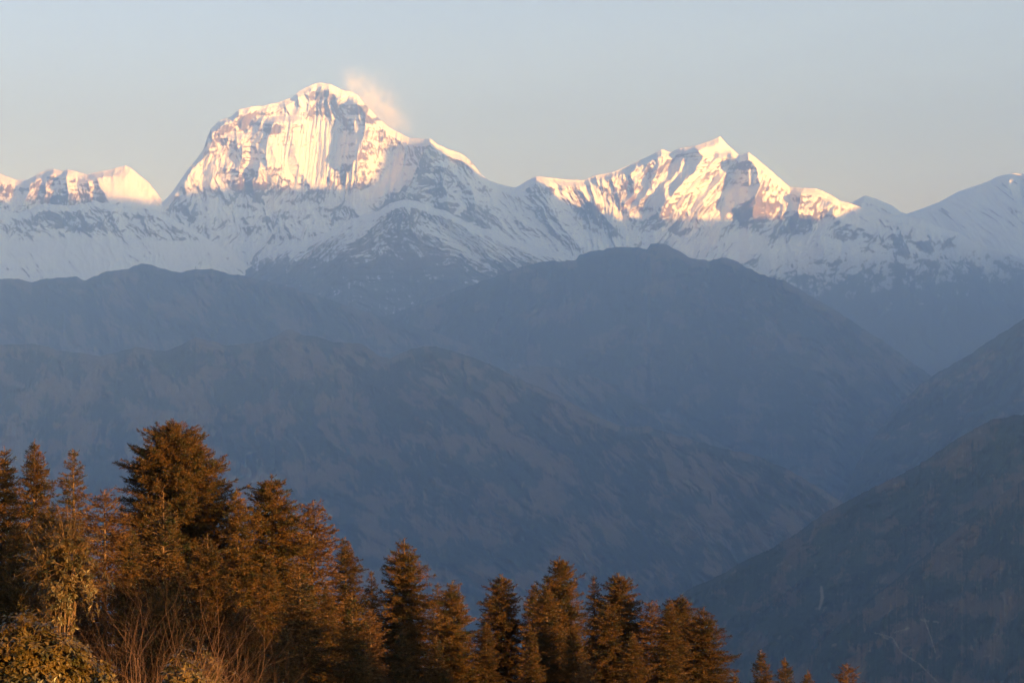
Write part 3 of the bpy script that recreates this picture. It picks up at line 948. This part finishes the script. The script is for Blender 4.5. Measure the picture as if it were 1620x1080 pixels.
def shrub(name, px, py, Y, rx, ry, rz, ntips, seed, label, cat, leaf=0.13, lumps=0.25, mat=None, group=None, n=9):
    r = np.random.RandomState(seed)
    x = (px - PW / 2) / F * Y
    ztop = (PH / 2 - py) / F * Y
    gz = float(ground_z(x, Y))
    hgt = ztop - gz
    root = link(name, None, label=label, cat=cat, group=group)
    root.location = (x, Y, gz)
    cz = hgt - rz
    d = unit(r.normal(0, 1, (ntips, 3)))
    lump = 1 + lumps * 2.2 * fbm(d[:, 0] * 2.3 + seed, d[:, 1] * 2.3 + d[:, 2] * 3.1, 3, seed)
    rr = (0.55 + 0.45 * r.rand(ntips) ** 0.5) * lump
    tips = d * rr[:, None] * np.array([[rx, ry, rz]]) + np.array([[0, 0, cz]])
    tips = tips[tips[:, 2] > 0.05]
    out = unit((tips - np.array([[0, 0, cz - rz * 0.5]])) / np.array([[rx, ry, rz]]) + np.array([[0, 0, 0.4]]))
    V, Fq = rosettes(tips, out, seed, leaf, n)
    # stems: trunk fork to tips through a few nodes
    nn = 26
    nd = unit(r.normal(0, 1, (nn, 3)) + np.array([[0, 0, 0.3]])) * 0.5 * np.array([[rx, ry, rz]]) + np.array([[0, 0, cz]])
    nd[:, 2] = np.maximum(nd[:, 2], 0.3)
    base = np.stack([r.normal(0, 0.12, nn), r.normal(0, 0.12, nn), np.full(nn, -0.2)], -1)
    md = base * 0.5 + nd * np.array([[0.3, 0.3, 0.55]])
    dist = np.linalg.norm(tips[:, None] - nd[None], axis=2)
    j = dist.argmin(1)
    parts = [tubes(base, md, 0.05 + 0.01 * rz, 0.035, 5), tubes(md, nd, 0.035, 0.02, 5), tubes(nd[j], tips, 0.012, 0.006, 3)]
    sv, sf = join(parts)
    link("stems", mesh_from(name + "_stems", sv, sf, [BARK]), root)
    link("leaves", mesh_from(name + "_leaves", V, Fq, [mat or RHODO], smooth=False), root)
    return root


shrub("rhododendron_bush", 38, 980, 38, 1.3, 1.2, 1.25, 2600, 21, "dense leafy bush glowing yellow at the bottom left corner", "bush", leaf=0.125, lumps=.15, group="leathery leaved shrubs")
shrub("rhododendron_bush", 118, 1036, 40, 0.8, 0.9, 0.8, 1100, 22, "smaller leafy bush tucked against the right of the corner bush", "bush", leaf=0.125, lumps=.2, group="leathery leaved shrubs")
shrub("rhododendron_bush", 288, 1042, 37, 0.42, 0.45, 0.6, 150, 23, "little leafy clump at the bottom edge before the bare shrub", "bush", leaf=0.125, lumps=.25, group="leathery leaved shrubs")
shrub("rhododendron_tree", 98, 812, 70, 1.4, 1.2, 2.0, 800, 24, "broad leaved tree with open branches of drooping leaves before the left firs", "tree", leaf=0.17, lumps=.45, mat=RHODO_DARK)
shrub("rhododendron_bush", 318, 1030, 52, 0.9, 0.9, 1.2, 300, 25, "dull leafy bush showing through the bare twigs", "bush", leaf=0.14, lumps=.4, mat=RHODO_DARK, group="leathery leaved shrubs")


# ---- bare twiggy shrub
def bare_shrub(px, py_base, Y, seed, size, nstem, label):
    r = np.random.RandomState(seed)
    x = (px - PW / 2) / F * Y
    gz = float(ground_z(x, Y))
    root = link("bare_shrub", None, label=label, cat="shrub", group="leafless shrubs")
    root.location = (x, Y, gz)
    P, Q, A, B = [], [], [], []

    def grow(p, d, length, rad, depth):
        n = 5 if depth < 2 else 4
        for k in range(n):
            d = unit(d + r.normal(0, 0.10, 3) + np.array([0, 0, 0.03]))
            q = p + d * length / n
            r1 = rad * (1 - 0.16)
            P.append(p); Q.append(q); A.append(rad); B.append(r1)
            p, rad = q, r1
            if depth < 3 and (k >= 1 or depth > 0) and r.rand() < 0.85:
                s = unit(r.normal(0, 1, 3))
                s = unit(d + 0.75 * unit(s - d * (s @ d)))
                grow(p, s, length * (0.40 + 0.25 * r.rand()), rad * 0.62, depth + 1)
    for k in range(nstem):
        a = r.rand() * 6.28
        tilt = 0.15 + 0.75 * r.rand() ** 0.8
        d = np.array([math.cos(a) * math.sin(tilt), math.sin(a) * math.sin(tilt), math.cos(tilt)])
        grow(np.array([r.normal(0, .15), r.normal(0, .15), -0.1]), d, size * (0.65 + 0.5 * r.rand()), 0.011, 0)
    v, f = tubes(np.array(P), np.array(Q), np.array(A), np.array(B), 3)
    link("stems", mesh_from("bare_shrub_stems", v, f, [TWIG], smooth=False), root)
    return root


bare_shrub(262, 1080, 42, 31, 2.9, 44, "leafless shrub with pinkish twigs fanning up at the lower left")
bare_shrub(345, 1080, 44, 32, 1.9, 14, "smaller leafless shrub with arching twigs right of the fanning one")

# ------------------------------------------------------------------ blowing snow at the summit
def plume():
    Yp = 39800.0
    c = np.array([(588 - 810) / F * Yp, Yp, (540 - 160) / F * Yp])
    bpy_me = bpy.data.meshes.new("snow_plume")
    hx, hy, hz = 1050, 550, 760
    v = [(sx * hx, sy * hy, sz * hz) for sx in (-1, 1) for sy in (-1, 1) for sz in (-1, 1)]
    f = [(0, 1, 3, 2), (4, 6, 7, 5), (0, 4, 5, 1), (2, 3, 7, 6), (0, 2, 6, 4), (1, 5, 7, 3)]
    bpy_me.from_pydata(v, [], f)
    bpy_me.update()
    o = link("snow_plume", bpy_me, label="thin veil of blown snow streaming off the highest summit", cat="blown snow", kind="stuff")
    o.location = c
    m = bpy.data.materials.new("blown_snow")
    m.use_nodes = True
    nt = m.node_tree
    nt.nodes.clear()
    out = nt.nodes.new("ShaderNodeOutputMaterial")
    pv = nt.nodes.new("ShaderNodeVolumePrincipled")
    pv.inputs["Color"].default_value = (1, 1, 1, 1)
    pv.inputs["Anisotropy"].default_value = 0.0
    tc = nt.nodes.new("ShaderNodeTexCoord")
    N = nt.nodes.new

    def math_(op, a, b=None, c=None, clamp=False):
        n = N("ShaderNodeMath"); n.operation = op; n.use_clamp = clamp
        for k, val in enumerate((a, b, c)):
            if val is None:
                continue
            if isinstance(val, (int, float)):
                n.inputs[k].default_value = val
            else:
                nt.links.new(val, n.inputs[k])
        return n.outputs[0]
    sep = N("ShaderNodeSeparateXYZ")
    nt.links.new(tc.outputs["Object"], sep.inputs[0])
    x, y, z = sep.outputs
    # the lee ridge runs from (-320, 130) down to (590, -670) in (x, z)
    # height over the ridge line
    h = math_('ADD', z, math_('MULTIPLY_ADD', x, 0.80, -90.0))
    fall = math_('POWER', 2.718, math_('MULTIPLY', math_('MAXIMUM', h, 0.0), -1.0 / 150.0))
    fall2 = math_('MULTIPLY', math_('POWER', 2.718, math_('MULTIPLY', math_('MAXIMUM', h, 0.0), -1.0 / 520.0)), 0.42)
    along = math_('SUBTRACT', 1.0, math_('POWER', math_('ABSOLUTE', math_('DIVIDE', math_('SUBTRACT', x, 150), 760.0)), 2.0), clamp=True)
    along2 = math_('SUBTRACT', 1.0, math_('POWER', math_('ABSOLUTE', math_('DIVIDE', math_('ADD', x, 40), 700.0)), 2.0), clamp=True)
    depth = math_('SUBTRACT', 1.0, math_('POWER', math_('ABSOLUTE', math_('DIVIDE', y, 500.0)), 2.0), clamp=True)
    top = math_('SUBTRACT', 1.0, math_('POWER', math_('ABSOLUTE', math_('DIVIDE', z, 740.0)), 4.0), clamp=True)
    no = N("ShaderNodeTexNoise"); no.inputs["Scale"].default_value = 0.0042; no.inputs["Detail"].default_value = 7; no.inputs["Roughness"].default_value = 0.65; no.inputs["Distortion"].default_value = 1.2
    nt.links.new(tc.outputs["Object"], no.inputs["Vector"])
    nz = math_('MULTIPLY', math_('SUBTRACT', no.outputs["Fac"], 0.42, clamp=True), 4.0)
    d = math_('ADD', math_('MULTIPLY', fall, along), math_('MULTIPLY', fall2, math_('MULTIPLY', along2, nz)))
    d = math_('MULTIPLY', math_('MULTIPLY', d, depth), math_('MULTIPLY', top, math_('MULTIPLY_ADD', nz, 1.3, 0.08)))
    nt.links.new(math_('MULTIPLY', d, 0.0024), pv.inputs["Density"])
    nt.links.new(pv.outputs[0], out.inputs["Volume"])
    bpy_me.materials.append(m)


plume()

# ------------------------------------------------------------------ haze
def haze():
    x0, x1, y0, y1, z0, z1 = -18000, 21000, -19000, 48000, -2640, 5750
    v = [(x, y, z) for x in (x0, x1) for y in (y0, y1) for z in (z0, z1)]
    f = [(0, 1, 3, 2), (4, 6, 7, 5), (0, 4, 5, 1), (2, 3, 7, 6), (0, 2, 6, 4), (1, 5, 7, 3)]
    me = bpy.data.meshes.new("haze")
    me.from_pydata(v, [], f)
    me.update()
    o = link("haze", me, label="blue morning haze filling the air over the valleys", cat="haze", kind="stuff")
    m = bpy.data.materials.new("blue_haze")
    m.use_nodes = True
    nt = m.node_tree
    nt.nodes.clear()
    out = nt.nodes.new("ShaderNodeOutputMaterial")
    pv = nt.nodes.new("ShaderNodeVolumePrincipled")
    pv.inputs["Color"].default_value = (0.36, 0.60, 1.0, 1)
    pv.inputs["Absorption Color"].default_value = (0.3, 0.3, 0.3, 1)
    pv.inputs["Density"].default_value = 4.1e-5
    pv.inputs["Anisotropy"].default_value = 0.66
    nt.links.new(pv.outputs[0], out.inputs["Volume"])
    me.materials.append(m)


haze()
